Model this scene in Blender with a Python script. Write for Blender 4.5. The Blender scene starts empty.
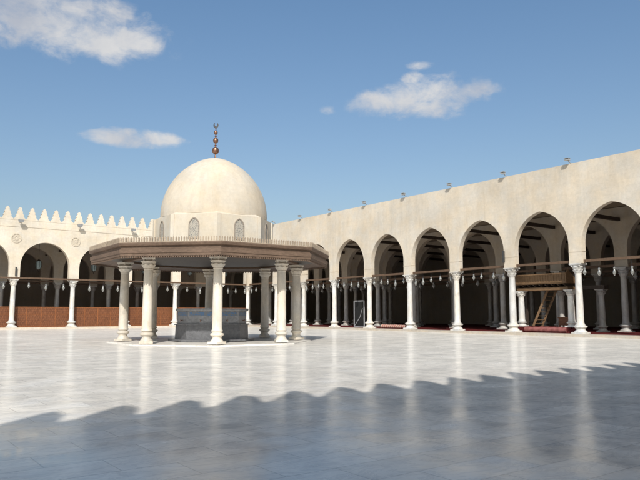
import bpy, math, random
from mathutils import Vector
random.seed(7)
R = math.radians
PI = math.pi
sc = bpy.context.scene
col = sc.collection

# ------------------------------------------------------------------ constants (metres)
EYE = 1.58
YAW = R(36.567)          # camera heading, clockwise from +Y
PITCH = R(6.5127)
XR = 40.95               # column line of the right arcade
YF = 70.37               # column line of the far arcade
SR, Y0 = 5.5092, 52.704  # right columns: Y = Y0 - SR*k
SF, X0 = 5.798, 13.84    # far columns: X = X0 + SF*k
PLAT = 0.18              # arcade floor above the court
CAPTOP = 5.02
SUN_COMPASS = R(216.6)
SUN_EL = R(40.0)
YNEAR = -0.98            # wall centre line of the arcade behind the camera

# ------------------------------------------------------------------ mesh helpers
class MB:
    def __init__(s):
        s.v = []; s.f = []; s.m = []; s.s = []
    def add(s, verts, faces, mat=0, smooth=False):
        b = len(s.v); s.v += [tuple(p) for p in verts]
        for f in faces:
            s.f.append([b + i for i in f]); s.m.append(mat); s.s.append(smooth)
        return s
    def box(s, x0, x1, y0, y1, z0, z1, mat=0):
        v = [(x0,y0,z0),(x1,y0,z0),(x1,y1,z0),(x0,y1,z0),(x0,y0,z1),(x1,y0,z1),(x1,y1,z1),(x0,y1,z1)]
        return s.add(v, [(3,2,1,0),(4,5,6,7),(0,1,5,4),(1,2,6,5),(2,3,7,6),(3,0,4,7)], mat)
    def frustum(s, a0, b0, z0, a1, b1, z1, cx=0, cy=0, mat=0):
        v = [(cx-a0,cy-b0,z0),(cx+a0,cy-b0,z0),(cx+a0,cy+b0,z0),(cx-a0,cy+b0,z0),
             (cx-a1,cy-b1,z1),(cx+a1,cy-b1,z1),(cx+a1,cy+b1,z1),(cx-a1,cy+b1,z1)]
        return s.add(v, [(3,2,1,0),(4,5,6,7),(0,1,5,4),(1,2,6,5),(2,3,7,6),(3,0,4,7)], mat)
    def bar(s, p, q, w, h, mat=0, up=(0,0,1)):
        p = Vector(p); q = Vector(q); d = (q-p).normalized()
        a = d.cross(Vector(up))
        if a.length < 1e-4: a = d.cross(Vector((1,0,0)))
        a.normalize(); b = a.cross(d).normalized()
        v = []
        for c in (p, q):
            for i, j in ((-1,-1),(1,-1),(1,1),(-1,1)):
                v.append(c + a*(w/2*i) + b*(h/2*j))
        return s.add(v, [(3,2,1,0),(4,5,6,7),(0,1,5,4),(1,2,6,5),(2,3,7,6),(3,0,4,7)], mat)
    def tube(s, p, q, r, n=8, mat=0, r2=None):
        p = Vector(p); q = Vector(q); d = (q-p).normalized()
        a = d.cross(Vector((0,0,1)))
        if a.length < 1e-4: a = Vector((1,0,0))
        a.normalize(); b = a.cross(d)
        v = []
        for c, rr in ((p, r), (q, r if r2 is None else r2)):
            for i in range(n):
                t = 2*PI*i/n; v.append(c + a*(rr*math.cos(t)) + b*(rr*math.sin(t)))
        s.add(v, [(i, (i+1) % n, n+(i+1) % n, n+i) for i in range(n)], mat, True)
        s.add(v[:n], [tuple(range(n-1,-1,-1))], mat); s.add(v[n:], [tuple(range(n))], mat)
        return s
    def lathe(s, prof, n=24, c=(0,0,0), mat=0, rf=None, smooth=True, caps=True):
        v = []
        for k, (r, z) in enumerate(prof):
            for i in range(n):
                t = 2*PI*i/n
                rr = r if rf is None else rf(r, z, t)
                v.append((c[0]+rr*math.cos(t), c[1]+rr*math.sin(t), c[2]+z))
        f = []
        for k in range(len(prof)-1):
            for i in range(n):
                j = (i+1) % n
                f.append((k*n+i, k*n+j, (k+1)*n+j, (k+1)*n+i))
        s.add(v, f, mat, smooth)
        if caps:
            if prof[0][0] > 1e-3: s.add(v[:n], [tuple(range(n-1,-1,-1))], mat)
            if prof[-1][0] > 1e-3: s.add(v[-n:], [tuple(range(n))], mat)
        return s
    def ngon_prism(s, pts0, z0, pts1, z1, mat=0, caps=True):
        n = len(pts0)
        v = [(x,y,z0) for x,y in pts0] + [(x,y,z1) for x,y in pts1]
        s.add(v, [(i,(i+1)%n,n+(i+1)%n,n+i) for i in range(n)], mat)
        if caps:
            s.add(v[:n], [tuple(range(n-1,-1,-1))], mat); s.add(v[n:], [tuple(range(n))], mat)
        return s
    def mesh(s, name, mats, sharp=40):
        me = bpy.data.meshes.new(name)
        me.from_pydata(s.v, [], s.f)
        for m in (mats if isinstance(mats, (list, tuple)) else [mats]): me.materials.append(m)
        me.polygons.foreach_set('material_index', s.m)
        me.polygons.foreach_set('use_smooth', s.s)
        import bmesh
        bm = bmesh.new(); bm.from_mesh(me)
        bmesh.ops.recalc_face_normals(bm, faces=bm.faces)
        bm.to_mesh(me); bm.free()
        if any(s.s): me.set_sharp_from_angle(angle=R(sharp))
        me.update()
        return me
    def build(s, name, mats, parent=None, loc=(0,0,0), rz=0):
        return link(name, s.mesh(name, mats), parent, loc, rz)

def link(name, me, parent=None, loc=(0,0,0), rz=0):
    o = bpy.data.objects.new(name, me); col.objects.link(o)
    o.location = loc; o.rotation_euler = (0,0,rz)
    if parent is not None: o.parent = parent
    return o
def tag(o, label, cat, group=None):
    o['label'] = label; o['category'] = cat
    if group: o['group'] = group
    return o
def struct(o):
    o['kind'] = 'structure'; return o
def empty(name, loc, label, cat, rz=0, group=None):
    o = bpy.data.objects.new(name, None); col.objects.link(o)
    o.location = loc; o.rotation_euler = (0,0,rz); o.empty_display_size = .3
    return tag(o, label, cat, group)
def copy_tree(o, parent=None, loc=None, rz=None):
    c = o.copy(); col.objects.link(c)
    if parent is not None: c.parent = parent
    if loc is not None: c.location = loc
    if rz is not None: c.rotation_euler = (0,0,rz)
    for ch in list(o.children): copy_tree(ch, c)
    return c

# ------------------------------------------------------------------ materials
def srgb(r, g, b):
    f = lambda c: (c/12.92 if c <= .04045 else ((c+.055)/1.055)**2.4)
    return (f(r/255), f(g/255), f(b/255), 1)
class NT:
    def __init__(s, name):
        s.m = bpy.data.materials.new(name); s.m.use_nodes = True
        s.t = s.m.node_tree; s.b = s.t.nodes['Principled BSDF']
    def n(s, typ, **kw):
        nd = s.t.nodes.new(typ)
        for k, v in kw.items():
            if k in nd.inputs.keys(): nd.inputs[k].default_value = v
            else: setattr(nd, k, v)
        return nd
    def l(s, a, b): s.t.links.new(a, b)
    def pos(s, scale=(1,1,1)):
        g = s.n('ShaderNodeNewGeometry'); mp = s.n('ShaderNodeMapping'); mp.inputs['Scale'].default_value = scale
        s.l(g.outputs['Position'], mp.inputs['Vector']); return mp.outputs[0]
    def noise(s, scale, detail=5, vec=None, rough=.55, dist=0.0):
        nd = s.n('ShaderNodeTexNoise'); nd.inputs['Scale'].default_value = scale
        nd.inputs['Detail'].default_value = detail; nd.inputs['Roughness'].default_value = rough
        nd.inputs['Distortion'].default_value = dist
        s.l(vec if vec is not None else s.pos(), nd.inputs['Vector']); return nd.outputs['Fac']
    def ramp(s, fac, stops):
        r = s.n('ShaderNodeValToRGB'); e = r.color_ramp.elements
        while len(e) < len(stops): e.new(.5)
        for el, (p, c) in zip(e, stops):
            el.position = p; el.color = c if len(c) == 4 else (*c, 1)
        s.l(fac, r.inputs[0]); return r.outputs[0]
    def mul(s, a, b, fac=1.0, mode='MULTIPLY'):
        m = s.n('ShaderNodeMix', data_type='RGBA', blend_type=mode); m.inputs[0].default_value = fac
        for x, i in ((a, 6), (b, 7)):
            if hasattr(x, 'is_linked'): s.l(x, m.inputs[i])
            else: m.inputs[i].default_value = x
        return m.outputs[2]
    def mixf(s, fac, a, b):
        m = s.n('ShaderNodeMix', data_type='RGBA'); s.l(fac, m.inputs[0])
        for x, i in ((a, 6), (b, 7)):
            if hasattr(x, 'is_linked'): s.l(x, m.inputs[i])
            else: m.inputs[i].default_value = x
        return m.outputs[2]
    def math(s, op, a, b=None):
        m = s.n('ShaderNodeMath', operation=op)
        for x, i in ((a, 0), (b, 1)):
            if x is None: continue
            if hasattr(x, 'is_linked'): s.l(x, m.inputs[i])
            else: m.inputs[i].default_value = x
        return m.outputs[0]
    def bump(s, h, strength=.3, dist=.02):
        b = s.n('ShaderNodeBump'); b.inputs['Strength'].default_value = strength; b.inputs['Distance'].default_value = dist
        s.l(h, b.inputs['Height']); s.l(b.outputs[0], s.b.inputs['Normal'])
    def out(s, c, rough=.7, metal=0, spec=.4):
        if hasattr(c, 'is_linked'): s.l(c, s.b.inputs['Base Color'])
        else: s.b.inputs['Base Color'].default_value = c
        if hasattr(rough, 'is_linked'): s.l(rough, s.b.inputs['Roughness'])
        else: s.b.inputs['Roughness'].default_value = rough
        s.b.inputs['Metallic'].default_value = metal; s.b.inputs['Specular IOR Level'].default_value = spec
        return s.m
def g(v): return (v, v, v, 1)

def m_wall(name, c, courses=True, stain=.5):
    t = NT(name)
    big = t.ramp(t.noise(.35, 6), [(.3, g(.86)), (.7, g(1.06))])
    fine = t.ramp(t.noise(5, 8, rough=.7), [(.25, g(.88)), (.75, g(1.07))])
    strk = t.ramp(t.noise(1.0, 6, vec=t.pos((1.6,1.6,.10)), rough=.65), [(.36, (.80,.77,.72)), (.56, g(1.0))])
    col_ = t.mul(t.mul(c, big), fine)
    col_ = t.mul(col_, strk, stain)
    dr = t.ramp(t.noise(1.0, 5, vec=t.pos((2.6,2.6,.16)), rough=.7), [(.60, g(1.0)), (.68, (.86,.83,.79))])
    col_ = t.mul(col_, dr, .4)
    tint = t.ramp(t.noise(.9, 4), [(.35, (1.03,.99,.93)), (.65, (.98,1.0,1.03))])
    col_ = t.mul(col_, tint)
    h = t.noise(9, 8, rough=.7)
    if courses:
        gm = t.n('ShaderNodeNewGeometry'); sp = t.n('ShaderNodeSeparateXYZ'); t.l(gm.outputs['Position'], sp.inputs[0])
        cb = t.n('ShaderNodeCombineXYZ'); t.l(t.math('ADD', sp.outputs[0], sp.outputs[1]), cb.inputs[0]); t.l(sp.outputs[2], cb.inputs[1])
        br = t.n('ShaderNodeTexBrick'); t.l(cb.outputs[0], br.inputs['Vector'])
        br.inputs['Scale'].default_value = 1; br.inputs['Brick Width'].default_value = .92; br.inputs['Row Height'].default_value = .43
        br.inputs['Mortar Size'].default_value = .012; br.inputs['Mortar Smooth'].default_value = .6
        br.inputs['Color1'].default_value = g(.97); br.inputs['Color2'].default_value = g(1.02); br.inputs['Mortar'].default_value = g(.93)
        col_ = t.mul(col_, br.outputs['Color'], .85)
    t.bump(h, .25, .02)
    return t.out(col_, .88, spec=.15)

def m_marble(name, c, rough=.35, dark=.8):
    t = NT(name)
    a = t.ramp(t.noise(2.2, 7, vec=t.pos((1,1,.5)), rough=.65, dist=.8), [(.3, g(dark)), (.62, g(1.05))])
    b = t.ramp(t.noise(14, 6), [(.3, g(.93)), (.7, g(1.04))])
    warm = t.ramp(t.noise(.8, 3), [(.4, (1.02,.98,.92)), (.6, (.99,1,1.02))])
    oi = t.n('ShaderNodeObjectInfo'); rv = t.ramp(oi.outputs['Random'], [(0, (.80,.79,.78)), (.35, (1.02,.99,.95)), (.7, (.92,.92,.92)), (1, (1.08,1.06,1.03))])
    cc = t.mul(t.mul(t.mul(t.mul(c, a), b), warm), rv)
    t.bump(t.noise(22, 5), .12, .01)
    return t.out(cc, rough, spec=.4)

def m_wood(name, c, scale=(1,1,6), rough=.6, spec=.3, band=0):
    t = NT(name)
    a = t.ramp(t.noise(2.5, 7, vec=t.pos(scale), rough=.65), [(.28, g(.62)), (.7, g(1.15))])
    b = t.ramp(t.noise(.6, 4), [(.3, g(.8)), (.7, g(1.1))])
    cc = t.mul(t.mul(c, a), b)
    t.bump(t.noise(8, 6, vec=t.pos(scale)), .3, .01)
    return t.out(cc, rough, spec=spec)

def m_plain(name, c, rough=.6, metal=0, spec=.4, var=.25):
    t = NT(name)
    a = t.ramp(t.noise(6, 6), [(.3, g(1-var)), (.7, g(1+var*.4))])
    return t.out(t.mul(c, a), rough, metal, spec)

WALL_R = m_wall('limestone plaster weathered', (.62,.55,.455,1), True, .3)
WALL_F = m_wall('limestone plaster bright', (.65,.58,.48,1), True, .35)
WALL_BK = m_wall('back wall with painted shade', (.27,.235,.19,1), False, .3)  # plaster darkened: the gloom deep in the halls is put into its colour
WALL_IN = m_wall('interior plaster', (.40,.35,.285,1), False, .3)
DOME = m_wall('dome plaster', (.575,.505,.41,1), False, .35)
DRUM = m_wall('drum plaster', (.60,.535,.44,1), False, .25)
MARB = m_marble('white marble', (.66,.65,.625,1), .35, .72)
MARB_W = m_marble('cream marble', (.66,.61,.53,1), .45, .78)
MARB_SHADE = m_marble('marble toned for shade', (.46,.45,.43,1), .4, .7)  # same marble as the front columns, indoor shade put into the colour
KERB = m_marble('beige kerb stone', (.58,.52,.44,1), .5, .85)
WOODB = m_wood('brown beam', (.13,.08,.05,1), (6,6,1.5))
WOODC = m_wood('canopy timber', (.16,.105,.072,1), (2,2,6))
WOODL = m_wood('pale timber crest', (.38,.30,.22,1), (2,2,5))
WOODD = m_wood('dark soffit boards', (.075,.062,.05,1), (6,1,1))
WOODP = m_wood('platform timber', (.17,.10,.05,1), (6,1.2,6))
CEIL = m_wood('ceiling boards', (.30,.24,.17,1), (.5,6,1))
CEILB = m_wood('ceiling beams', (.055,.04,.03,1), (4,4,1))
COPPER = m_plain('bronze', (.30,.16,.105,1), .38, .85, .5, .35)
STEEL = m_plain('grey painted metal', (.30,.31,.32,1), .5, .1, .4)
DSTEEL = m_plain('dark metal', (.05,.05,.055,1), .5, .2, .4)
GALV = m_plain('pale housing', (.34,.34,.33,1), .5, .1, .4)

def m_glass():
    t = NT('milky lamp glass')
    t.b.inputs['Transmission Weight'].default_value = .35
    return t.out((.27,.27,.25,1), .25, 0, .5)
GLASS = m_glass()

def m_panel():
    t = NT('carved wood panels')
    gm = t.n('ShaderNodeNewGeometry'); sp = t.n('ShaderNodeSeparateXYZ'); t.l(gm.outputs['Position'], sp.inputs[0])
    cb = t.n('ShaderNodeCombineXYZ'); t.l(sp.outputs[0], cb.inputs[0]); t.l(sp.outputs[2], cb.inputs[1])
    br = t.n('ShaderNodeTexBrick'); t.l(cb.outputs[0], br.inputs['Vector'])
    br.inputs['Scale'].default_value = 1; br.inputs['Brick Width'].default_value = .21; br.inputs['Row Height'].default_value = .22
    br.inputs['Mortar Size'].default_value = .025; br.inputs['Mortar Smooth'].default_value = .3
    br.inputs['Color1'].default_value = (.175,.066,.028,1); br.inputs['Color2'].default_value = (.20,.078,.034,1); br.inputs['Mortar'].default_value = (.14,.05,.021,1)
    a = t.ramp(t.noise(3, 6, vec=t.pos((4,4,1.2))), [(.3, g(.65)), (.7, g(1.15))])
    t.bump(br.outputs['Fac'], .4, -.02)
    return t.out(t.mul(br.outputs['Color'], a), .5, spec=.3)
PANEL = m_panel()

def m_lattice():
    t = NT('window lattice')
    tc = t.n('ShaderNodeTexCoord'); mp = t.n('ShaderNodeMapping'); t.l(tc.outputs['UV'], mp.inputs[0])
    ck = t.n('ShaderNodeTexVoronoi'); ck.inputs['Scale'].default_value = 17
    t.l(t.pos((1,1,1)), ck.inputs['Vector'])
    c = t.ramp(ck.outputs['Distance'], [(.2, g(.14)), (.5, (.40,.36,.30))])
    return t.out(c, .8, spec=.2)
LATT = m_lattice()

def m_carpet(name, c1, c2, stripe=None):
    t = NT(name)
    a = t.mixf(t.ramp(t.noise(3.0, 5), [(.42, g(0)), (.58, g(1))]), c1, c2)
    b = t.ramp(t.noise(60, 3), [(.3, g(.75)), (.7, g(1.15))])
    cc = t.mul(a, b)
    if stripe:
        w = t.n('ShaderNodeTexWave', wave_type='BANDS', bands_direction='Y'); w.inputs['Scale'].default_value = 1.1; w.inputs['Distortion'].default_value = .6
        t.l(t.pos(), w.inputs['Vector'])
        cc = t.mixf(t.ramp(w.outputs['Fac'], [(.42, g(0)), (.55, g(1))]), cc, stripe)
    t.bump(t.noise(45, 3), .5, .01)
    return t.out(cc, .95, spec=.1)
RED = m_carpet('red prayer carpet', (.12,.022,.02,1), (.08,.014,.014,1))
PINK = m_carpet('faded red carpet back', (.30,.115,.105,1), (.22,.08,.072,1))
STRIPE = m_carpet('striped carpet back', (.42,.17,.14,1), (.34,.12,.10,1), (.50,.36,.28,1))

def m_floor():
    t = NT('polished marble paving')
    gm = t.n('ShaderNodeNewGeometry')
    br = t.n('ShaderNodeTexBrick', offset=.5); t.l(gm.outputs['Position'], br.inputs['Vector'])
    br.inputs['Scale'].default_value = 1; br.inputs['Brick Width'].default_value = 1.2; br.inputs['Row Height'].default_value = .6
    br.inputs['Mortar Size'].default_value = .009; br.inputs['Mortar Smooth'].default_value = .4; br.inputs['Bias'].default_value = .1
    br.inputs['Color1'].default_value = g(.88); br.inputs['Color2'].default_value = g(1.04); br.inputs['Mortar'].default_value = g(.70)
    big = t.ramp(t.noise(.12, 5), [(.3, g(.90)), (.7, g(1.04))])
    mid = t.ramp(t.noise(1.1, 7, rough=.7, dist=1.2), [(.28, (.80,.81,.83)), (.58, g(1.03))])
    vein = t.ramp(t.noise(.9, 9, vec=t.pos((1.0,2.2,1)), rough=.72, dist=2.0), [(.46, g(1)), (.50, (.78,.78,.80)), (.54, g(1))])
    spots = t.ramp(t.noise(.55, 8, rough=.75, dist=.4), [(.23, (.55,.53,.50)), (.33, g(1))])
    c = t.mul((.88,.815,.72,1), br.outputs['Color'])
    c = t.mul(t.mul(t.mul(t.mul(c, big), mid), vein, .8), spots, .8)
    rr = t.ramp(t.noise(.8, 6, rough=.7), [(.32, g(.08)), (.68, g(.28))])
    # per-slab polish
    rgh = t.mul(rr, t.mul(br.outputs['Color'], g(1.0)))
    h1 = t.noise(.7, 3); h2 = t.noise(5, 3)
    hh = t.math('ADD', t.math('MULTIPLY', h1, 1.0), t.math('MULTIPLY', h2, .10))
    hh = t.math('SUBTRACT', hh, t.math('MULTIPLY', br.outputs['Fac'], .10))
    t.bump(hh, .30, .02)
    t.out(c, .8, spec=0)
    gl = t.n('ShaderNodeBsdfGlossy'); t.l(rgh, gl.inputs['Roughness'])
    bnode = [x for x in t.t.nodes if x.type == 'BUMP'][0]; t.l(bnode.outputs[0], gl.inputs['Normal'])
    fr = t.n('ShaderNodeFresnel'); fr.inputs['IOR'].default_value = 1.48
    k = t.math('MINIMUM', t.math('MULTIPLY', fr.outputs[0], 1.0), .37)
    mx = t.n('ShaderNodeMixShader'); t.l(k, mx.inputs[0]); t.l(t.b.outputs[0], mx.inputs[1]); t.l(gl.outputs[0], mx.inputs[2])
    t.l(mx.outputs[0], t.t.nodes['Material Output'].inputs['Surface'])
    return t.m
FLOOR = m_floor()

def m_ground():
    t = NT('dusty ground')
    c = t.mul((.36,.29,.20,1), t.ramp(t.noise(.2, 8), [(.3, g(.75)), (.7, g(1.1))]))
    return t.out(c, .95, spec=.1)
GROUND = m_ground()

def m_basin(name, base):
    t = NT(name)
    a = t.ramp(t.noise(3.0, 8, rough=.7, dist=1.5), [(.3, g(.6)), (.65, g(1.25))])
    return t.out(t.mul(base, a), .3, spec=.4)
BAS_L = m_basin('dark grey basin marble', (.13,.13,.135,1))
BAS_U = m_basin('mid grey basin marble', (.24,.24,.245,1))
def m_blue():
    t = NT('blue painted band')
    a = t.mixf(t.ramp(t.noise(7, 3, vec=t.pos((1,1,2))), [(.46, g(0)), (.55, g(1))]), (.17,.18,.19,1), (.09,.17,.30,1))
    return t.out(a, .5)
BLUE = m_blue()

# ------------------------------------------------------------------ setting: ground, court floor, platforms
def sheet(name, x0, x1, y0, y1, z, mat):
    return struct(MB().add([(x0,y0,z),(x1,y0,z),(x1,y1,z),(x0,y1,z)], [(0,1,2,3)]).build(name, mat))
sheet('ground', -900, 900, -900, 900, -.012, GROUND)
sheet('courtyard_paving', -40, XR-.8, YNEAR-.4, YF-.8, 0, FLOOR)
def slab_with_kerb(name, x0, x1, y0, y1):
    m = MB(); m.box(x0, x1, y0, y1, -.1, PLAT); return struct(m.build(name, KERB))
slab_with_kerb('arcade_pavement', XR-.82, XR+26, YNEAR-9, YF+20)
slab_with_kerb('arcade_pavement', -40, XR-.822, YF-.82, YF+20)
slab_with_kerb('arcade_pavement', -40, XR-.822, YNEAR-9, YNEAR-.42)

# ------------------------------------------------------------------ columns
def col_shape(h, r, base_h, cap_h, base_w, cap_w):
    """three meshes with their origin at the foot of the column"""
    sh = MB(); z0, z1 = base_h, h-cap_h
    prof = [(r*1.12, z0), (r*1.12, z0+.05), (r*1.02, z0+.09)]
    for i in range(9):
        t = i/8; prof.append((r*(1.0 + .03*math.sin(PI*t*.9) - .13*t), z0+.1+(z1-z0-.18)*t))
    prof += [(r*.95, z1-.06), (r*.98, z1-.03), (r*.9, z1)]
    sh.lathe(prof, 28)
    b = MB(); w = base_w/2
    b.frustum(w, w, 0, w*.97, w*.97, base_h*.20)
    b.lathe([(w*.98, base_h*.20), (w*.94, base_h*.27), (w*.78, base_h*.36), (w*.68, base_h*.47), (w*.72, base_h*.57), (w*.90, base_h*.66),
             (w*1.0, base_h*.70), (w*1.02, base_h*.76), (w*.98, base_h*.83), (w*.80, base_h*.87), (w*.70, base_h*.91), (w*.72, base_h*.95), (r*1.12, base_h)], 28)
    c = MB(); cw = cap_w/2; zc = h-cap_h
    def rf(rr, z, t):
        q = (z-zc)/cap_h
        lobes = .09*math.cos(8*t + (PI if .3 < q < .62 else 0))*math.sin(min(1, q*1.4)*PI)
        sq = 1 + .13*max(0, q-.5)*2*(abs(math.cos(2*t))**.6*-1 + .6)
        return rr*(1+lobes)*sq
    c.lathe([(r*.93, zc), (r*1.04, zc+cap_h*.03), (r*1.10, zc+cap_h*.10), (r*1.30, zc+cap_h*.27), (r*1.42, zc+cap_h*.33), (r*1.15, zc+cap_h*.37),
             (r*1.35, zc+cap_h*.52), (r*1.62, zc+cap_h*.62), (r*1.35, zc+cap_h*.66), (cw*.82, zc+cap_h*.80), (cw*.86, zc+cap_h*.84)], 32, rf=rf)
    # corner volutes and a concave-sided abacus
    for i in range(4):
        a = PI/4 + i*PI/2; d = cw*1.08
        c.lathe([(.001, zc+cap_h*.66), (cw*.16, zc+cap_h*.70), (cw*.18, zc+cap_h*.78), (cw*.10, zc+cap_h*.86)], 8, (d*math.cos(a)*.98, d*math.sin(a)*.98, 0))
    n = 24; pts = []
    for i in range(n):
        t = 2*PI*i/n + PI/4
        ca, sa = math.cos(t), math.sin(t); m_ = max(abs(ca), abs(sa))
        k = cw/m_*(1 - .09*(1-((1/m_-1)/.4142)))
        pts.append((k*ca, k*sa))
    c.ngon_prism(pts, zc+cap_h*.84, [(x*1.04, y*1.04) for x, y in pts], zc+cap_h*.93)
    c.ngon_prism([(x*1.08, y*1.08) for x, y in pts], zc+cap_h*.93, [(x*1.08, y*1.08) for x, y in pts], h)
    return sh, b, c
def make_column(parent, loc, mats, dims):
    sh, b, c = col_shape(*dims)
    o = sh.build('column', mats[0], parent, loc)
    b.build('base', mats[1], o); c.build('capital', mats[2], o)
    return o

HC = CAPTOP-PLAT
DIM_A = (HC, .25, .66, .66, .90, .80)

# ------------------------------------------------------------------ arcade walls (local: u along, v into the hall, z)
def arch_pts(uc, a, zs, rise, n=14):
    """intrados from left springing to right springing, pointed if rise > a"""
    Rr = (a*a + rise*rise)/(2*a); pts = []
    th = math.asin(min(1, rise/Rr))
    left = []
    for i in range(n+1):
        t = th*i/n
        left.append((uc - a + Rr - Rr*math.cos(t), zs + Rr*math.sin(t)))
    right = [(2*uc-x, z) for x, z in left[::-1]]
    return left + right[1:]
def arcade_wall(us, vc, thick, zb, ztop, zs, rise, clear, u_ends, rim=0.0):
    """wall standing on columns at us; arches between neighbours"""
    out = [(u_ends[0], zb)]
    for a, b in zip(us[:-1], us[1:]):
        uc = (a+b)/2; half = (b-a)/2 - (SR-clear*2)/2
        half = max(.8, half)
        rs = rise*min(1, half/clear) if half < clear else rise*half/clear
        p = arch_pts(uc, half, zs, rs)
        out.append((uc-half, zb)); out += p; out.append((uc+half, zb))
    out.append((u_ends[1], zb))
    m = MB(); v0, v1 = vc-thick/2, vc+thick/2
    for (a, za), (b, zb_) in zip(out[:-1], out[1:]):
        if abs(b-a) > 1e-6:
            for v in (v0, v1):
                m.add([(a,v,za),(b,v,zb_),(b,v,ztop),(a,v,ztop)], [(0,1,2,3)])
            m.add([(a,v0,ztop),(b,v0,ztop),(b,v1,ztop),(a,v1,ztop)], [(0,1,2,3)])
        m.add([(a,v0,za),(b,v0,zb_),(b,v1,zb_),(a,v1,za)], [(0,1,2,3)], 0, True)
    for u in u_ends:
        m.add([(u,v0,zb),(u,v1,zb),(u,v1,ztop),(u,v0,ztop)], [(0,1,2,3)])
    return m
# impost blocks below each pier
def imposts(us, vc, z0, z1, w, t):
    m = MB()
    for u in us: m.frustum(w/2*.9, t/2*.92, z0, w/2, t/2, z1, u, vc)
    return m

def merlon_mesh():
    prof = [(.56,0),(.55,.10),(.46,.16),(.37,.28),(.345,.36),(.385,.42),(.36,.48),(.265,.62),(.245,.68),(.28,.73),(.255,.79),(.175,.95),(.16,1.00),(.185,1.05),(.155,1.12),(.08,1.24),(.0,1.29)]
    pts = [(x, z) for x, z in prof] + [(-x, z) for x, z in prof[-2::-1]]
    m = MB(); n = len(pts); t = .17
    v = [(x,-t,z) for x,z in pts] + [(x,t,z) for x,z in pts]
    m.add(v, [tuple(range(n)), tuple(range(2*n-1,n-1,-1))] + [(i,(i+1)%n,n+(i+1)%n,n+i) for i in range(n)])
    return m.mesh('merlon', WALL_F)
MERLON = merlon_mesh()

def hall_rows(root, rows_v, us, ends, wmat, first_front, zs, rise, clear, thick=.78):
    for v in rows_v:
        arcade_wall(us, v, thick, CAPTOP, 9.55, zs, rise, clear, ends).build('arch_wall', wmat, root)
        m = MB(); m.box(ends[0]+.05, ends[1]-.05, v-.10, v+.10, CAPTOP+.05, CAPTOP+.25); m.build('tie_beam', WOODB, root)

WT, CLR = .46, 2.25
# ---- right arcade: local u = -Y, v = X - XR
def RW(y, v, z): return (XR+v, y, z)
hallR = empty('arcade_hall', (XR, 0, 0), 'long beige arcade with pointed arches and plain flat top, right side of court', 'arcade', R(-90))
kR = list(range(-2, 10))
YR = [YF] + [Y0-SR*k for k in kR]
usR = [-y for y in YR]
arcade_wall(usR, 0, WT, CAPTOP, 12.1, 6.35, 2.66, CLR, (-YF-.4, -YNEAR-.42)).build('facade_wall', WALL_R, hallR)
m = MB(); m.box(-YF-.35, -YNEAR-.48, -.10, .10, CAPTOP+.07, CAPTOP+.24)
m.build('tie_beam', WOODB, hallR)
for u in usR[1:]: imposts([u], 0, 5.78, 5.85, SR-2*CLR+.07, WT+.05).build('impost', WALL_R, hallR)
usRi = [-(Y0-SR*k) for k in range(-6, 10)]
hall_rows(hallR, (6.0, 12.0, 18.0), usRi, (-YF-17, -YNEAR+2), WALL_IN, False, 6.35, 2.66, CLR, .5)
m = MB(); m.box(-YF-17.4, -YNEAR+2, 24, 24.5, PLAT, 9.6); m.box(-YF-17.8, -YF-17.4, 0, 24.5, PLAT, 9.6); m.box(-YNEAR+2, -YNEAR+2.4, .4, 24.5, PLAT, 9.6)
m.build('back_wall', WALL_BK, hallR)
m = MB(); m.box(-YF-17.8, -YNEAR+2.4, .402, 24.5, 9.6, 9.95); m.build('roof', CEIL, hallR)
for u in usRi[3:]:
    m = MB(); m.box(u-.11, u+.11, .2, 23.9, 8.48, 8.74); m.build('cross_tie', CEILB, hallR)
c0 = make_column(hallR, (usR[0], 0, PLAT), (MARB,)*3, DIM_A)
def vary(o):
    q = random.uniform(.95, 1.06); o.scale = (q, q, 1); o.rotation_euler = (0, 0, random.choice((0, 1, 2, 3))*PI/2+random.uniform(-.04,.04)); return o
for u in usR[1:]: vary(copy_tree(c0, hallR, (u, 0, PLAT)))
ci = make_column(hallR, (usRi[0], 6, PLAT), (MARB_SHADE,)*3, DIM_A)
for v in (6.0, 12.0, 18.0):
    for i, u in enumerate(usRi):
        if v == 6.0 and i == 0: continue
        vary(copy_tree(ci, hallR, (u, v, PLAT)))

# ---- far arcade: local u = X, v = Y - YF
hallF = empty('arcade_hall', (0, YF, 0), 'bright far arcade with round arches and toothed merlons on top, left side', 'arcade', 0)
usF = [X0+SF*k for k in range(-6, 5)] + [XR]
def arcade_wall_far(us, ends, ztop, vc=0, thick=.6, zb=CAPTOP):
    out = [(ends[0], zb)]
    for a, b in zip(us[:-1], us[1:]):
        half = (b-a)/2-.5; uc = (a+b)/2
        p = arch_pts(uc, half, 6.42 + (2.40-half)*1.0, half*1.012)
        # slight horseshoe: jambs step in a hand below the springing
        out.append((uc-half, zb)); out += p; out.append((uc+half, zb))
    out.append((ends[1], zb))
    m = MB(); v0, v1 = vc-thick/2, vc+thick/2
    for (a, za), (b, zb_) in zip(out[:-1], out[1:]):
        if abs(b-a) > 1e-6:
            for v in (v0, v1): m.add([(a,v,za),(b,v,zb_),(b,v,ztop),(a,v,ztop)], [(0,1,2,3)])
            m.add([(a,v0,ztop),(b,v0,ztop),(b,v1,ztop),(a,v1,ztop)], [(0,1,2,3)])
        m.add([(a,v0,za),(b,v0,zb_),(b,v1,zb_),(a,v1,za)], [(0,1,2,3)], 0, True)
    for u in ends: m.add([(u,v0,zb),(u,v1,zb),(u,v1,ztop),(u,v0,ztop)], [(0,1,2,3)])
    return m
arcade_wall_far(usF, (usF[0]-3, XR-.402), 11.0).build('facade_wall', WALL_F, hallF)
m = MB(); m.box(usF[0]-2.9, XR-.45, -.345, -.20, CAPTOP+.03, CAPTOP+.19); m.build('tie_beam', WOODB, hallF)
m = MB(); m.box(usF[0]-3, XR-.403, -.34, -.298, 10.30, 10.37); m.build('string_course', WALL_F, hallF)
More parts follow.
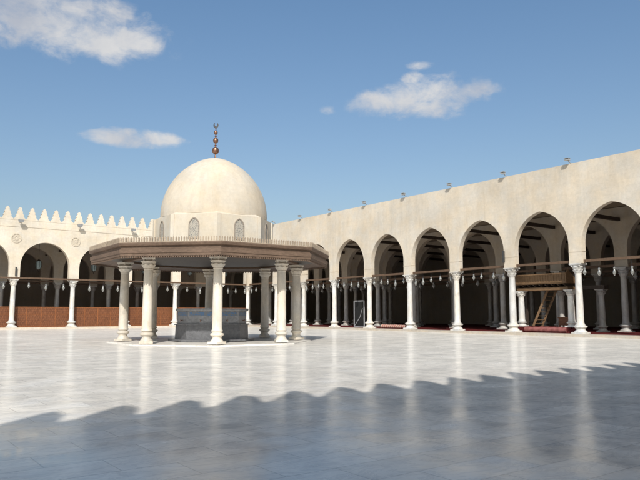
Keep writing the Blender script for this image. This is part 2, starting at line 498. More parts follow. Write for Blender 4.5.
m = MB(); m.box(usF[0]-3, XR-.403, -.32, .32, 11.002, 11.08); m.build('coping', WALL_F, hallF)
MSP = 1.172
nm = int((XR-.6-(usF[0]-3))/MSP)
for i in range(nm):
    link('merlon', MERLON, hallF, (XR-1.1-MSP*i, -.12, 11.06))
# roundels on the piers
ro = MB()
def ring(r0, r1, y0, y1, n=28):
    v = []; f = []
    for i in range(n):
        t = 2*PI*i/n
        for r, y in ((r0,y0),(r0,y1),(r1,y1),(r1,y0)): v.append((r*math.cos(t), y, r*math.sin(t)))
    for i in range(n):
        j = (i+1) % n
        for q in range(4): f.append((i*4+q, j*4+q, j*4+(q+1)%4, i*4+(q+1)%4))
    return v, f
ro.add(*ring(.40, .50, -.05, .02), 0, True); ro.add(*ring(.16, .21, -.03, .02), 0, True); 
for i in range(8):
    a = 2*PI*i/8; ro.bar((.2*math.cos(a), -.01, .2*math.sin(a)), (.41*math.cos(a), -.01, .41*math.sin(a)), .05, .03, 0, (0,1,0))
ro.add([(.41*math.cos(2*PI*i/24), .0, .41*math.sin(2*PI*i/24)) for i in range(24)], [tuple(range(24))])
ROUND = ro.mesh('roundel', m_plain('roundel stone', (.56,.49,.39,1), .85, 0, .2))
for u in usF[:-1]: link('roundel', ROUND, hallF, (u, -.302, 9.14))
usFi = [X0+SF*k for k in range(-6, 5)]
for v in (6.0, 12.0):
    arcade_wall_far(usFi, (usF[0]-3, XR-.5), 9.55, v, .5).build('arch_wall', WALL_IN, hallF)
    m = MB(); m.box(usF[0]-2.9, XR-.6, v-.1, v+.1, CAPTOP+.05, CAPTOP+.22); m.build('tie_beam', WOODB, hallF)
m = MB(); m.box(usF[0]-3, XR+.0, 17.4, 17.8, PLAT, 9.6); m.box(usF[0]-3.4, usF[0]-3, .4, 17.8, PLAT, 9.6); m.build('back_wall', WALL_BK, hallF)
m = MB(); m.box(usF[0]-3.4, XR+.4, .402, 17.8, 9.6, 9.95); m.build('roof', CEIL, hallF)
for u in usFi:
    m = MB(); m.box(u-.11, u+.11, .2, 17.3, 8.48, 8.74); m.build('cross_tie', CEILB, hallF)
cf = None
for u in usF[:-1]:
    cf = vary(copy_tree(c0, hallF, (u, 0, PLAT)))
for v in (6.0, 12.0):
    for u in usFi: copy_tree(ci, hallF, (u, v, PLAT))

# ---- arcade behind the camera: it casts the scalloped shadow
hallN = empty('arcade_hall', (0, YNEAR, 0), 'near arcade behind the viewer whose merlons throw the scalloped shadow', 'arcade', R(180))
usN = [-(XR), ] + [-(X0+SF*k) for k in range(4, -7, -1)]
arcade_wall_far(usN, (-XR+.402, usN[-1]+3), 11.02).build('facade_wall', WALL_F, hallN)
for i in range(nm):
    o = link('merlon', MERLON, hallN, (-XR+1.05+MSP*i, -.22, 11.019)); o.scale = (1.0, 1, .98)
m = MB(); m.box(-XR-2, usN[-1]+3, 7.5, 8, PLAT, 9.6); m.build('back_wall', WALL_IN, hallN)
m = MB(); m.box(-XR+.41, usN[-1]+3, .402, 8, 9.6, 9.95); m.build('roof', CEIL, hallN)
for u in usN[1:]: copy_tree(c0, hallN, (u, 0, PLAT))

# ------------------------------------------------------------------ fountain pavilion
CX, CY = 17.018, 33.194
ROT = R(1.8)
def octv(r, k): 
    a = R(202.5+45*k)+ROT
    return (r*math.sin(a), r*math.cos(a))
def octp(r): return [octv(r, k) for k in range(8)][::-1]
pav = empty('fountain_pavilion', (CX, CY, 0), 'octagonal open pavilion with timber canopy and pale plaster dome in the court', 'pavilion')
m = MB(); m.ngon_prism(octp(5.7), -.002, octp(5.68), .05); m.build('plinth', FLOOR, pav)
DIM_P = (4.40-.08, .25, .62, .54, .66, .60)
cp = make_column(pav, (*octv(4.84, 0), .08), (MARB_W,)*3, DIM_P); cp.rotation_euler = (0,0,-ROT+R(22.5))
for k in range(1, 8):
    copy_tree(cp, pav, (*octv(4.84, k), .08), -ROT+R(22.5)-R(45*k))
# canopy: fascia of mouldings, crest of small teeth, soffit boards
m = MB()
prof = [(5.75,4.52),(6.62,4.34),(6.68,4.34),(6.68,4.46),(6.72,4.48),(6.72,4.66),(6.64,4.68),(6.64,4.80),(6.76,4.84),(6.80,4.93),(6.80,4.98),(6.3,5.0)]
for (r0, z0), (r1, z1) in zip(prof[:-1], prof[1:]):
    m.ngon_prism(octp(r0), z0, octp(r1), z1, 0, False)
cano = m.build('canopy', WOODC, pav)
m = MB(); m.ngon_prism(octp(6.35), 4.998, octp(3.2), 5.35, 0, False); m.build('roof', m_plain('grey roof sheet', (.3,.27,.23,1), .8), cano)
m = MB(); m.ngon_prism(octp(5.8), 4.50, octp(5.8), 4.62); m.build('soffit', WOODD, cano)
m = MB(); m.ngon_prism(octp(5.0), 4.40, octp(5.0), 4.499, 0, False); m.ngon_prism(octp(4.68), 4.40, octp(4.68), 4.499, 0, False)
pa, pb = octp(5.0), octp(4.68)
for i in range(8):
    j = (i+1) % 8
    m.add([(*pa[i],4.40),(*pa[j],4.40),(*pb[j],4.40),(*pb[i],4.40)], [(0,1,2,3)])
m.build('ring_beam', WOODB, cano)
def comb(Rr, zb, zlo, zhi, teeth, duty, tk, mat, name, point=0.0):
    """one continuous toothed strip round the octagon"""
    pts = []
    for k in range(8):
        a = Vector((*octv(Rr, k), 0)); b = Vector((*octv(Rr, k+1), 0))
        a2 = Vector((*octv(Rr-tk, k), 0)); b2 = Vector((*octv(Rr-tk, k+1), 0))
        for i in range(teeth):
            for (q, z) in ((0, zlo), (.5-duty/2, zlo), (.5-duty/2+1e-4, zhi-point), (.5, zhi), (.5+duty/2-1e-4, zhi-point), (.5+duty/2, zlo)):
                t = (i+q)/teeth; pts.append((a.lerp(b, t), a2.lerp(b2, t), z))
    n = len(pts); m = MB(); v = []
    for p, q, z in pts: v += [(p.x,p.y,zb), (p.x,p.y,z), (q.x,q.y,z), (q.x,q.y,zb)]
    f = []
    for i in range(n):
        j = (i+1) % n
        for q in range(4): f.append((i*4+q, j*4+q, j*4+(q+1)%4, i*4+(q+1)%4))
    m.add(v, f); return m.build(name, mat, cano)
comb(6.78, 4.978, 5.02, 5.25, 38, .50, .05, WOODL, 'crest', .05)
comb(6.66, 4.345, 4.325, 4.25, 44, .5, .03, WOODC, 'fringe')
# drum
dr = MB(); dr.ngon_prism(octp(3.36), 5.0, octp(3.36), 6.84)
dr.ngon_prism(octp(3.36), 6.84, octp(3.0), 7.0)
drum = dr.build('drum', DRUM, pav)
def octpt(r_ap, k, s, z):
    """point on face k (between vertex k and k+1) at apothem r_ap and lateral offset s"""
    a = R(202.5+45*k+22.5)+ROT
    n_ = Vector((math.sin(a), math.cos(a), 0)); d = Vector((n_.y, -n_.x, 0))
    p = n_*r_ap + d*s
    return (p.x, p.y, z)
AP = 3.36*math.cos(PI/8); FACE = 3.36*math.sin(PI/8)
for k in range(8):
    # corner pilasters
    for s in (-1, 1):
        m = MB(); s0, s1 = s*(FACE-.17), s*(FACE+.02)
        v = [octpt(AP-.05,k,s0,5.0), octpt(AP+.055,k,s0,5.0), octpt(AP+.055,k,s1,5.0), octpt(AP-.05,k,s1,5.0)]
        v += [(x,y,6.838) for x,y,z in v]
        m.add(v, [(0,1,2,3),(4,5,6,7),(0,1,5,4),(1,2,6,5),(2,3,7,6),(3,0,4,7)])
        m.build('pilaster', DRUM, drum)
    # window: frame with pointed head, lattice set inside it
    def outline(hw, zb, zs, rise, n=8):
        p = arch_pts(0, hw, zs, rise, n); return [(-hw, zb)] + p + [(hw, zb)]
    o_, i_ = outline(.30, 5.5, 6.22, .44), outline(.255, 5.54, 6.22, .38)
    m = MB(); n = len(o_)
    A = [octpt(AP+.035,k,s,z) for s,z in o_]; B = [octpt(AP+.035,k,s,z) for s,z in i_]; C_ = [octpt(AP+.004,k,s,z) for s,z in i_]; D = [octpt(AP-.03,k,s,z) for s,z in o_]
    m.add(A+B+C_+D, [(i,i+1,n+i+1,n+i) for i in range(n-1)]+[(n+i,n+i+1,2*n+i+1,2*n+i) for i in range(n-1)]+[(i,i+1,3*n+i+1,3*n+i) for i in range(n-1)]+[(n-1,0,n,2*n-1),(2*n-1,n,2*n,3*n-1),(n-1,0,3*n,4*n-1)])
    win = m.build('window', m_plain('window surround', (.30,.25,.20,1), .85) if k == 0 else bpy.data.materials['window surround'], drum)
    m = MB(); m.add([octpt(AP+.006,k,s,z) for s,z in i_], [tuple(range(n))]); m.build('lattice', LATT, win)
# dome
prof = [(3.02, 6.90), (3.03, 7.05)]
a_, rise_ = 3.03, 3.55
R_ = (a_*a_+rise_*rise_)/(2*a_)
for i in range(1, 37):
    ph = math.asin(rise_/R_)*i/36
    r = R_*math.cos(ph)-(R_-a_); z = R_*math.sin(ph)
    z -= .10*max(0, 1-r/.45)**2
    prof.append((max(r, .001), 7.05+z))
dome = MB().lathe(prof, 72).build('dome', DOME, pav)
z0 = 10.46
fp = [(.11,z0-.03),(.10,z0+.06),(.05,z0+.10),(.045,z0+.26)]
def bulb(zc, r, n=8, st=1.15):
    return [(max(.035, r*math.cos(-PI/2+PI*i/n)), zc+r*st*math.sin(-PI/2+PI*i/n)) for i in range(n+1)]
fp += bulb(z0+.58, .20) + [(.04, z0+.86), (.08,z0+.89), (.04,z0+.92)] + bulb(z0+1.18, .155) + [(.035, z0+1.40),(.07,z0+1.43),(.035,z0+1.46)] + bulb(z0+1.66, .115) + [(.03, z0+1.86), (.05,z0+1.90),(.02,z0+1.94)]
fin = MB().lathe(fp, 18)
fin_o = fin.build('finial', COPPER, dome)
cr = MB(); n = 14; v = []; f = []
for i in range(n+1):
    t = R(-90) + R(-140 + 280*i/n)
    w = .012 + .04*math.sin(PI*i/n)
    cxr, czr = .11*math.cos(t), .14*math.sin(t)
    nx, nz = math.cos(t), math.sin(t)
    for (rr, yy) in ((-w,-.015),(w,-.015),(w,.015),(-w,.015)):
        rx = cxr+nx*rr; v.append((rx*math.cos(-YAW), yy+rx*math.sin(-YAW), z0+2.12+czr+nz*rr))
for i in range(n):
    for q in range(4): f.append((i*4+q, (i+1)*4+q, (i+1)*4+(q+1)%4, i*4+(q+1)%4))
cr.add(v, f, 0, True); cr.build('crescent', DSTEEL, fin_o)

# ablution basin
bas = empty('ablution_basin', (CX, CY, .08), 'octagonal dark grey marble washing fountain with blue band under the dome', 'fountain')
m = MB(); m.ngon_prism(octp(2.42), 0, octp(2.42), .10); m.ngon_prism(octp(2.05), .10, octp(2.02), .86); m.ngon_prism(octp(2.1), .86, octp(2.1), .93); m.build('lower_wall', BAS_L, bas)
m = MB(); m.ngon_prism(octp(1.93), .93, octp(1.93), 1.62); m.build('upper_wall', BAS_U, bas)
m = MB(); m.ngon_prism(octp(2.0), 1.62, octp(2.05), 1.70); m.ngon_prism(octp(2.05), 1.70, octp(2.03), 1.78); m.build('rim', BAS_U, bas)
for k in range(8):
    ap = 1.93*math.cos(PI/8); hw = 1.93*math.sin(PI/8)-.08
    m = MB(); m.add([octpt(ap+.006,k,-hw,1.36), octpt(ap+.006,k,hw,1.36), octpt(ap+.006,k,hw,1.58), octpt(ap+.006,k,-hw,1.58)], [(0,1,2,3)]); m.build('blue_band', BLUE, bas)
    m = MB(); p = Vector(octpt(ap,k,0,1.12)); q = Vector(octpt(ap+.13,k,0,1.12)); m.tube(p, q, .02); m.tube(q, q+Vector((0,0,-.07)), .015); m.bar(q+Vector((0,0,.03)), q+Vector((0,0,.05)), .09, .02)
    m.build('tap', COPPER, bas)

# ------------------------------------------------------------------ wooden screens in the far bays
bayF = {0:'leftmost', 1:'second', 2:'third', 3:'fourth', 4:'fifth'}
scr_names = ['cut by the left edge of the photo', 'between the two leftmost far columns', 'just left of the nearest left pavilion column', 'seen between the left pavilion columns', 'directly behind the grey basin', 'in the far corner right of the basin']
def screen(k, label):
    ua, ub = (X0+SF*k, X0+SF*(k+1) if k < 4 else XR)
    w = (ub-ua)-.10
    root = empty('wooden_screen', ((ua+ub)/2, YF+.52, PLAT), label, 'screen', 0, 'carved wooden screens between the far columns')
    m = MB(); m.box(-w/2, w/2, -.03, .03, .06, 1.98); m.build('panel', PANEL, root)
    m = MB(); m.box(-w/2, w/2, -.05, .05, 1.98, 2.08); m.box(-w/2, w/2, -.05, .05, 0, .10); m.box(-w/2, w/2, -.045, -.029, 1.28, 1.36)
    nq = max(3, int(round(w/1.45)))
    for i in range(nq+1):
        x = -w/2+.05+(w-.1)*i/nq; m.box(x-.05, x+.05, -.044, .044, .10, 1.98)
    m.build('frame', m_wood('screen frame', (.24,.085,.03,1), (4,4,1)) if 'screen frame' not in bpy.data.materials else bpy.data.materials['screen frame'], root)
for k, i in zip(range(-1, 5), range(6)):
    screen(k, 'reddish carved wooden screen, ' + scr_names[i])

# ------------------------------------------------------------------ hanging lamps
def lamp_mesh():
    m = MB()
    m.tube((0,0,0), (0,0,-.42), .012, 6, 0)
    m.lathe([(.015,-.36),(.06,-.40),(.07,-.43)], 12, mat=0)
    m.lathe([(.075,-.43),(.10,-.47),(.065,-.56),(.14,-.70),(.15,-.78),(.10,-.88),(.05,-.92),(.06,-.96)], 14, mat=1)
    return m.mesh('glass_lamp', [DSTEEL, GLASS])
LAMP = lamp_mesh()
def lantern_mesh():
    m = MB()
    m.tube((0,0,0), (0,0,-1.9), .016, 6, 0)
    m.lathe([(.02,-1.85),(.10,-1.95),(.26,-2.08),(.28,-2.12)], 8, mat=0, smooth=False)
    m.lathe([(.25,-2.12),(.29,-2.35),(.29,-2.70),(.18,-2.95)], 8, mat=1, smooth=False)
    for i in range(8):
        a = 2*PI*i/8; r0, r1 = .26, .30
        m.bar((r0*math.cos(a), r0*math.sin(a), -2.12), (r1*math.cos(a), r1*math.sin(a), -2.36), .035, .035, 0)
        m.bar((r1*math.cos(a), r1*math.sin(a), -2.36), (r1*math.cos(a), r1*math.sin(a), -2.70), .035, .035, 0)
        m.bar((r1*math.cos(a), r1*math.sin(a), -2.70), (.18*math.cos(a), .18*math.sin(a), -2.96), .035, .035, 0)
    m.lathe([(.19,-2.95),(.14,-3.05),(.03,-3.12),(.05,-3.18),(.001,-3.24)], 8, mat=0, smooth=False)
    return m.mesh('mosque_lantern', [m_plain('blackened brass', (.06,.05,.04,1), .4, .6), m_plain('smoked lantern glass', (.16,.20,.20,1), .25)])
LANT = lantern_mesh()
ordn = ['left', 'second', 'middle', 'fourth', 'right']
baysR = {-3:'right arcade bay touching the far corner', -2:'bay behind the right pavilion columns', -1:'first clear arch right of the pavilion', 0:'bay with the grey metal frame', 1:'bay with the striped carpet roll', 2:'bay just right of the striped carpet roll',
         3:'bay just left of the wooden platform', 4:'bay with the raised wooden platform', 5:'rightmost bay of the photo'}
for k, nm_ in baysR.items():
    ya = Y0-SR*k if k > -3 else YF; yb = Y0-SR*(k+1)
    if k == 4: continue
    for j in range(5):
        y = ya + (yb-ya)*((j+.62+random.uniform(-.18,.18))/5.2)
        o = link('glass_lamp', LAMP, None, RW(y, 0, CAPTOP+.05), random.random()*6)
        q_ = random.uniform(.68,.85); o.scale = (q_,q_,random.uniform(.75,1.1))
        tag(o, '%s lamp of five on the front beam, %s' % (ordn[j], nm_), 'lamp', 'glass lamps along the tie beams')
    for j in range(3):
        y = ya + (yb-ya)*((j+.5)/3)
        o = link('glass_lamp', LAMP, None, RW(y, 6.0, CAPTOP), 0)
        o.scale = (1.05,1.05,1.0)
        tag(o, '%s lamp of three on the inner beam, %s' % (('left','middle','right')[j], nm_), 'lamp', 'glass lamps along the tie beams')
baysF = {-1:'bay cut by the left edge', 0:'first full bay from the left', 1:'second full bay from the left', 2:'bay behind the left pavilion columns', 3:'bay behind the front pavilion column', 4:'bay at the far corner'}
for k, nm_ in baysF.items():
    ua = X0+SF*k; ub = X0+SF*(k+1) if k < 4 else XR
    for j in range(3):
        o = link('glass_lamp', LAMP, None, (ua+(ub-ua)*(.26+.28*j+random.uniform(-.03,.03)), YF-.27, CAPTOP+.03), random.random()*6)
        o.scale = (.95,.95,random.uniform(.95,1.25))
        tag(o, '%s lamp of three, far arcade, %s' % (('left','middle','right')[j], nm_), 'lamp', 'glass lamps along the tie beams')
    o = link('mosque_lantern', LANT, None, ((ua+ub)/2-.1, YF+2.2, 9.2), 0)
    tag(o, 'big dark hanging lantern, far arcade, %s' % nm_, 'lantern', 'large lanterns in the far arches')
# ------------------------------------------------------------------ floodlights on the parapets
def floodlight():
    root = bpy.data.objects.new('floodlight', None); col.objects.link(root)
    m = MB(); m.bar((0,.25,.03), (0,-.42,.34), .07, .07); m.box(-.09,.09,.1,.42,-.02,.05); m.build('bracket', STEEL, root)
    m = MB(); m.frustum(.27,.20,.30,.22,.12,.52,0,-.50); m.box(-.28,.28,-.74,-.27,.52,.56); m.build('lamp_head', GALV, root)
    return root
fl = floodlight()
for i, k in enumerate(range(-2, 6)):
    o = fl if i == 0 else copy_tree(fl)
    o.scale = (.64,.64,.64); o.location = RW(Y0-SR*k+.15, -.16, 12.1); o.rotation_euler = (0,0,R(-90))
    tag(o, 'floodlight on the right parapet, ' + ['first right of the dome', 'second right of the dome', 'third right of the dome', 'above the column beside the grey frame', 'above the right end of the striped roll', 'second column left of the wooden platform', 'above the platform left column', 'rightmost and largest of all'][i], 'floodlight', 'floodlights along the parapets')
def wall_flood():
    root = bpy.data.objects.new('floodlight', None); col.objects.link(root)
    m = MB(); m.bar((0,0,.02), (0,-.5,.12), .07, .07); m.box(-.1,.1,-.03,.0,-.12,.16); m.build('bracket', STEEL, root)
    m = MB(); m.frustum(.24,.13,-.16,.30,.20,.10,0,-.62); m.box(-.31,.31,-.83,-.41,.10,.15); m.build('lamp_head', STEEL, root)
    return root
wf = wall_flood()
for i, k in enumerate(range(-1, 4)):
    o = wf if i == 0 else copy_tree(wf)
    o.scale = (.85,.85,.85); o.location = (X0+SF*k+.25, YF-.32, 10.85)
    tag(o, 'floodlight below the far merlons, ' + ['off the left edge', 'above the leftmost column', 'above the second column from the left', 'just left of the pavilion drum', 'hidden behind the dome'][i], 'floodlight', 'floodlights along the parapets')
# loudspeakers
def speaker(loc, rz, label):
    root = empty('loudspeaker', loc, label, 'loudspeaker', rz)
    m = MB(); m.box(-.07,.07,-.18,-.04,-.45,.45); m.build('cabinet', m_plain('speaker grey', (.05,.048,.045,1), .6), root)
    m = MB(); m.box(-.03,.03,-.05,.0,-.3,.3); m.build('bracket', DSTEEL, root)
speaker(RW(Y0-SR*4+.45, -.24, 5.9), R(-90), 'slim dark column loudspeaker on the pier left of the wooden platform')
speaker((X0+.1, YF-.31, 5.75), 0, 'slim dark column loudspeaker on the leftmost far pier')

# ------------------------------------------------------------------ carpets and furniture under the right arcade
m = MB(); m.box(XR+.3, XR+23.8, 1.5, YF-.9, PLAT+.004, PLAT+.022)
tag(m.build('carpet', RED), 'dark red carpet covering the floor behind the right hand columns', 'carpet')
m = MB(); m.box(-20, XR-.9, YF+.75, YF+17.3, PLAT+.004, PLAT+.02)  # carpet added in the far hall to cut bounce off the sunlit slab
tag(m.build('carpet', RED), 'dark red carpet added to dim the floor behind the carved wooden screens', 'carpet')

def carpet_roll(name, y0, y1, x, r, mats, label, sag=.02, n=24):
    m = MB(); N = 20; v = []; f = []
    for i in range(n+1):
        y = y0+(y1-y0)*i/n
        k = 1 + .05*math.sin(i*1.7+y0) + .03*math.sin(i*.6)
        for j in range(N):
            t = 2*PI*j/N
            rx = r*k*1.12*math.cos(t); rz = r*k*math.sin(t)
            if rz < -r*.75: rz = -r*.75
            v.append((rx, y, rz+r*.75))
    for i in range(n):
        for j in range(N): f.append((i*N+j, i*N+(j+1)%N, (i+1)*N+(j+1)%N, (i+1)*N+j))
    m.add(v, f, 0, True); m.add(v[:N], [tuple(range(N))]); m.add(v[-N:], [tuple(range(N-1,-1,-1))])
    # spiral edge at both ends
    for ye, s in ((y0,-1),(y1,1)):
        prev = None
        for i in range(40):
            t = i*.45; rr = r*.12 + r*.85*i/40
            p = (rr*1.1*math.cos(t), ye+s*.004, max(.015, rr*math.sin(t)+r*.75))
            if prev: m.bar(prev, p, .012, .012, 1)
            prev = p
    o = m.build(name, [mats, RED], None, (x, 0, PLAT+.022))
    return tag(o, label, 'carpet roll')
carpet_roll('carpet_roll', 26.75, 30.25, XR+.95, .235, PINK, 'long faded red carpet roll lying in front of the wooden platform')
carpet_roll('carpet_roll', 42.45, 46.5, XR+1.0, .19, STRIPE, 'pinkish striped carpet roll lying between two columns of the right arcade')
# folded carpet heap
m = MB(); nx_, ny_ = 14, 14; v = []; f = []
for i in range(nx_):
    for j in range(ny_):
        a, b = i/(nx_-1)*2-1, j/(ny_-1)*2-1
        e = max(0, 1-abs(a)**4)*max(0, 1-abs(b)**4)
        z = e*(.34 + .06*math.sin(5*a+2*b) + .04*math.sin(9*b-3*a))
        v.append((a*.34, b*.42, z))
for i in range(nx_-1):
    for j in range(ny_-1): f.append((i*ny_+j, (i+1)*ny_+j, (i+1)*ny_+j+1, i*ny_+j+1))
m.add(v, f, 0, True); o = m.build('folded_carpet', RED, None, (XR+.95, 26.2, PLAT+.022))
tag(o, 'dark red folded carpet heap at the right end of the faded carpet roll', 'carpet')

# raised wooden platform (reciter's bench) on four short columns
dk = empty('raised_platform', (XR+1.15, 28.85, PLAT+.022), 'raised brown wooden bench platform on short white columns inside the right arcade', 'platform')
YA, YB, D = 2.0, 2.12, .85
m = MB(); m.box(-.35, D+.35, -YA-.45, YA+.45, 0, .40); m.build('plinth', RED, dk)
DIM_D = (2.68, .235, .40, .42, .70, .66)
cd = make_column(dk, (0, -YA-.32, .40), (MARB,)*3, DIM_D); copy_tree(cd, dk, (0, YA-.12, .40))
for y in (-YA, YA):
    m = MB(); m.box(D-.1, D+.06, y-.08, y+.08, .40, .40+2.68); m.build('post', CEILB, dk)
ZD = .40+2.68
m = MB(); m.box(-.2, D+.2, -YB-.12, YB, ZD, ZD+.22); m.box(-.42, D+.3, -YB-.1, YB+.1, ZD+.46, ZD+.52); m.build('deck', WOODP, dk)
for i in range(9):
    y = -YB+.1 + (2*YB-.2)*i/8
    m = MB(); m.bar((-.02, y, ZD+.30), (-.36, y, ZD+.42), .10, .08); m.box(-.02, D+.1, y-.05, y+.05, ZD+.222, ZD+.459); m.build('bracket', CEILB, dk)
m = MB()
for (x0, x1, y0, y1) in ((-.42,-.36,-YB-.1,YB+.1), (-.36,D+.24,YB+.04,YB+.1)):
    m.box(x0, x1, y0, y1, ZD+.525, ZD+1.14); 
m.box(-.45,-.33,-YB-.12,YB+.12,ZD+1.14,ZD+1.22); m.box(-.45,-.33,-YB-.12,YB+.12,ZD+.523,ZD+.60)
for i in range(20):
    y = -YB + 2*YB*i/19; m.box(-.45,-.355,y-.03,y+.03,ZD+.602,ZD+1.138)
m.build('parapet', WOODP, dk)
m = MB(); v = [(-.42,ZD+.48),(-.47,ZD+.9),(-.40,ZD+1.22),(-.12,ZD+1.50),(.10,ZD+1.26),(D*.6,ZD+1.0),(D+.1,ZD+.70),(D*.7,ZD+.48)]
n = len(v); V = [(x,-YB-.17,z) for x,z in v]+[(x,-YB-.11,z) for x,z in v]
m.add(V, [tuple(range(n)), tuple(range(2*n-1,n-1,-1))]+[(i,(i+1)%n,n+(i+1)%n,n+i) for i in range(n)]); m.build('end_panel', WOODP, dk)
# ladder leaning on the platform
ld = empty('wooden_ladder', (XR+1.3, 29.7, PLAT+.43), 'brown wooden ladder leaning up under the raised platform', 'ladder')
p0 = Vector((.1, .22, 0)); p1 = Vector((.55, -.85, 2.75)); off = Vector((.75, -.25, 0))
for q in (Vector((0,0,0)), off):
    m = MB(); m.bar(p0+q, p1+q, .07, .16); m.build('stringer', WOODP, ld)
for i in range(9):
    t = (i+.7)/9.4; a = p0.lerp(p1, t); m = MB(); m.bar(a, a+off, .14, .035); m.build('rung', WOODP, ld)
# chest
ch = empty('wooden_chest', (XR+2.3, 27.6, PLAT+.43), 'low brown wooden chest standing under the right end of the raised platform', 'chest')
m = MB(); m.box(-.3,.3,-.55,.55,.08,.62); m.build('body', m_wood('chest wood', (.16,.07,.035,1)), ch)
m = MB(); m.box(-.34,.34,-.59,.59,.622,.70); m.build('lid', bpy.data.materials['chest wood'], ch)
for x in (-.25,.25):
    for y in (-.5,.5): m = MB(); m.box(x-.05,x+.05,y-.05,y+.05,0,.08); m.build('foot', bpy.data.materials['chest wood'], ch)
# second low stand on short columns in the last bay
st = empty('reading_stand', (XR+5.2, 25.9, PLAT+.022), 'dark shelf on short grey columns by the inner column, rightmost bay', 'stand')
cs = make_column(st, (0, .62, 0), (MARB_SHADE,)*3, (3.2, .22, .5, .44, .7, .66)); copy_tree(cs, st, (0, 4.0, 0))
m = MB(); m.box(-.3, .3, .2, 4.4, 3.202, 3.5); m.build('shelf', CEILB, st)

# door frame
fr = empty('metal_frame', (XR+1.35, 50.35, PLAT+.022), 'thin grey upright metal frame with dark panel and diagonal bar', 'frame', R(-90))
m = MB(); w, h_ = .82, 2.68
m.box(-w,-w+.09,-.04,.04,0,h_); m.box(w-.09,w,-.04,.04,0,h_); m.box(-w+.09,w-.09,-.04,.04,h_-.09,h_); m.box(-w+.09,w-.09,-.04,.04,0,.08); m.build('frame', m_plain('grey frame paint', (.38,.38,.39,1), .5), fr)
m = MB(); m.box(-w+.09,w-.09,.0,.02,.08,h_-.09); m.build('panel', m_plain('dark panel', (.012,.012,.012,1), .95), fr)
m = MB(); m.bar((-.7,-.03,.12), (.15,-.03,1.0), .05, .05); m.bar((.15,-.03,1.0), (.55,-.03,1.9), .035, .035); m.build('handrail', bpy.data.materials['grey frame paint'], fr)

# ------------------------------------------------------------------ sun, sky, clouds
sun_dir = Vector((math.sin(SUN_COMPASS)*math.cos(SUN_EL), math.cos(SUN_COMPASS)*math.cos(SUN_EL), math.sin(SUN_EL)))
sd = bpy.data.lights.new('sun', 'SUN'); sd.energy = 4.4; sd.angle = R(.53); sd.color = (1.0, .97, .92)
so = bpy.data.objects.new('sun', sd); col.objects.link(so); so.location = (-20, -30, 40)
so.rotation_euler = sun_dir.to_track_quat('Z', 'Y').to_euler()

w = bpy.data.worlds.new('World'); sc.world = w; w.use_nodes = True
nt = w.node_tree; nt.nodes.clear()
def N(t, **k):
    n = nt.nodes.new(t)
    for a, b in k.items(): setattr(n, a, b)
    return n
L = nt.links.new
sky = N('ShaderNodeTexSky', sky_type='NISHITA'); sky.sun_disc = False
sky.sun_elevation = SUN_EL; sky.sun_rotation = SUN_COMPASS
sky.altitude = 50; sky.air_density = 1.0; sky.dust_density = 3.0; sky.ozone_density = 1.2
bg = N('ShaderNodeBackground'); bg.inputs[1].default_value = .19
tc = N('ShaderNodeTexCoord')
sx = N('ShaderNodeSeparateXYZ'); L(tc.outputs['Generated'], sx.inputs[0])
hz = N('ShaderNodeValToRGB'); hz.color_ramp.elements[0].position = 0.0; hz.color_ramp.elements[0].color = (.72,.69,.645,1)
hz.color_ramp.elements[1].position = .55; hz.color_ramp.elements[1].color = (.59,.745,.81,1)
L(sx.outputs[2], hz.inputs[0])
mh = N('ShaderNodeMix', data_type='RGBA', blend_type='MULTIPLY'); mh.inputs[0].default_value = 1.0
L(sky.outputs[0], mh.inputs[6]); L(hz.outputs[0], mh.inputs[7]); L(mh.outputs[2], bg.inputs[0])
def cam_dir(u, v):
    f = 643.66; x = (u-320)/f; y = (240-v)/f
    F = math.cos(PITCH)-y*math.sin(PITCH); U = math.sin(PITCH)+y*math.cos(PITCH)
    return Vector((F*math.sin(YAW)+x*math.cos(YAW), F*math.cos(YAW)-x*math.sin(YAW), U)).normalized()
def M(op, a, b=None, c=None):
    n = N('ShaderNodeMath', operation=op)
    for i, x in enumerate((a, b, c)):
        if x is None: continue
        if isinstance(x, (int, float)): n.inputs[i].default_value = x
        else: L(x, n.inputs[i])
    return n.outputs[0]
def dot(vec):
    n = N('ShaderNodeVectorMath', operation='DOT_PRODUCT'); L(tc.outputs['Generated'], n.inputs[0]); n.inputs[1].default_value = vec
    return n.outputs['Value']
def lobe(az_px, el_px, hw, hh):
    d = cam_dir(az_px, el_px); r = Vector((d.y, -d.x, 0)).normalized(); up = r.cross(d).normalized()
    a = M('DIVIDE', dot(r), hw/643.66); b = M('DIVIDE', dot(up), hh/643.66)
    front = M('GREATER_THAN', dot(d), .2)
    q = M('SUBTRACT', 1.0, M('ADD', M('MULTIPLY', a, a), M('MULTIPLY', b, b)))
    return M('MULTIPLY', M('MAXIMUM', q, -1.5), front), b
lobes = [(60,22,95,30),(30,10,60,34),(100,36,52,24),(140,42,26,18),(86,14,30,16),   (132,138,46,9,-.3),(112,137,24,8,-.4),(152,139,28,7,-.4),(128,134,16,6,-.3),
         (432,97,66,20),(385,104,36,17),(470,91,30,11),(400,101,40,19),(421,65,17,6,.25),(412,79,14,9,.3),(394,88,18,9,.3),(326,110,13,7,.75)]
cl = None; sh = None
for lb in lobes:
    q, b = lobe(*lb[:4])
    if len(lb) > 4: q = M('SUBTRACT', q, lb[4])
    cl = q if cl is None else M('MAXIMUM', cl, q)
nz = N('ShaderNodeTexNoise'); nz.inputs['Scale'].default_value = 19; nz.inputs['Detail'].default_value = 9; nz.inputs['Roughness'].default_value = .62; nz.inputs['Distortion'].default_value = .25
mpn = N('ShaderNodeMapping'); mpn.inputs['Scale'].default_value = (1,1,1.6); L(tc.outputs['Generated'], mpn.inputs[0]); L(mpn.outputs[0], nz.inputs['Vector'])
dens = M('ADD', cl, M('MULTIPLY', M('SUBTRACT', nz.outputs['Fac'], .53), 3.4))
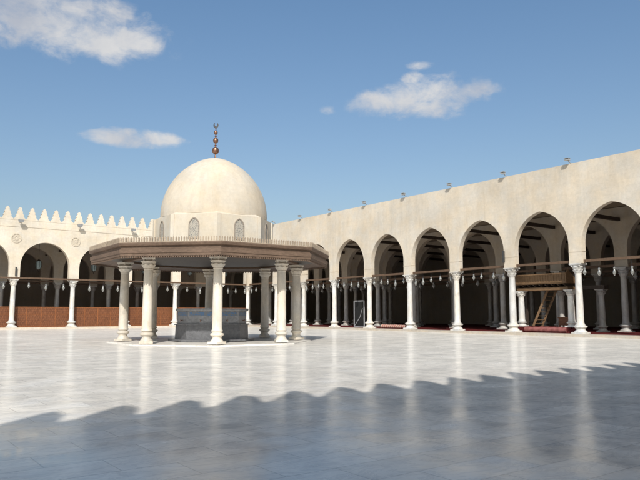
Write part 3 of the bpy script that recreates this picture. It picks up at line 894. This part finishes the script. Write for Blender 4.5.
ms = N('ShaderNodeMapRange', interpolation_type='SMOOTHSTEP'); L(dens, ms.inputs[0]); ms.inputs[1].default_value = -.25; ms.inputs[2].default_value = 1.2
ms.inputs[3].default_value = 0; ms.inputs[4].default_value = .92
inside = N('ShaderNodeMapRange', interpolation_type='SMOOTHSTEP'); L(cl, inside.inputs[0]); inside.inputs[1].default_value = -.9; inside.inputs[2].default_value = .1; inside.inputs[3].default_value = 0; inside.inputs[4].default_value = 1
alpha = M('MULTIPLY', ms.outputs[0], inside.outputs[0])
n2 = N('ShaderNodeTexNoise'); n2.inputs['Scale'].default_value = 11; n2.inputs['Detail'].default_value = 6; L(tc.outputs['Generated'], n2.inputs['Vector'])
crp = N('ShaderNodeValToRGB'); crp.color_ramp.elements[0].position = .3; crp.color_ramp.elements[0].color = (.52,.55,.62,1); crp.color_ramp.elements[1].position = .62; crp.color_ramp.elements[1].color = (.80,.79,.78,1)
L(n2.outputs['Fac'], crp.inputs[0])
bgc = N('ShaderNodeBackground'); bgc.inputs[1].default_value = .92; L(crp.outputs[0], bgc.inputs[0])
mx = N('ShaderNodeMixShader'); L(alpha, mx.inputs[0]); L(bg.outputs[0], mx.inputs[1]); L(bgc.outputs[0], mx.inputs[2])
ow = N('ShaderNodeOutputWorld'); L(mx.outputs[0], ow.inputs[0])

# ------------------------------------------------------------------ camera and render settings
cam = bpy.data.cameras.new('camera'); co = bpy.data.objects.new('camera', cam); col.objects.link(co)
cam.sensor_width = 36; cam.sensor_fit = 'HORIZONTAL'; cam.lens = 36*643.66/640
cam.clip_start = .05; cam.clip_end = 3000
co.location = (0, 0, EYE)
co.rotation_euler = (R(90)+PITCH, 0, -YAW)
sc.camera = co
sc.view_settings.view_transform = 'Standard'; sc.view_settings.look = 'None'; sc.view_settings.exposure = 0; sc.view_settings.gamma = 1
sc.render.engine = 'CYCLES'
sc.cycles.use_denoising = True
sc.cycles.max_bounces = 8; sc.cycles.diffuse_bounces = 4; sc.cycles.glossy_bounces = 4
sc.cycles.sample_clamp_indirect = 6
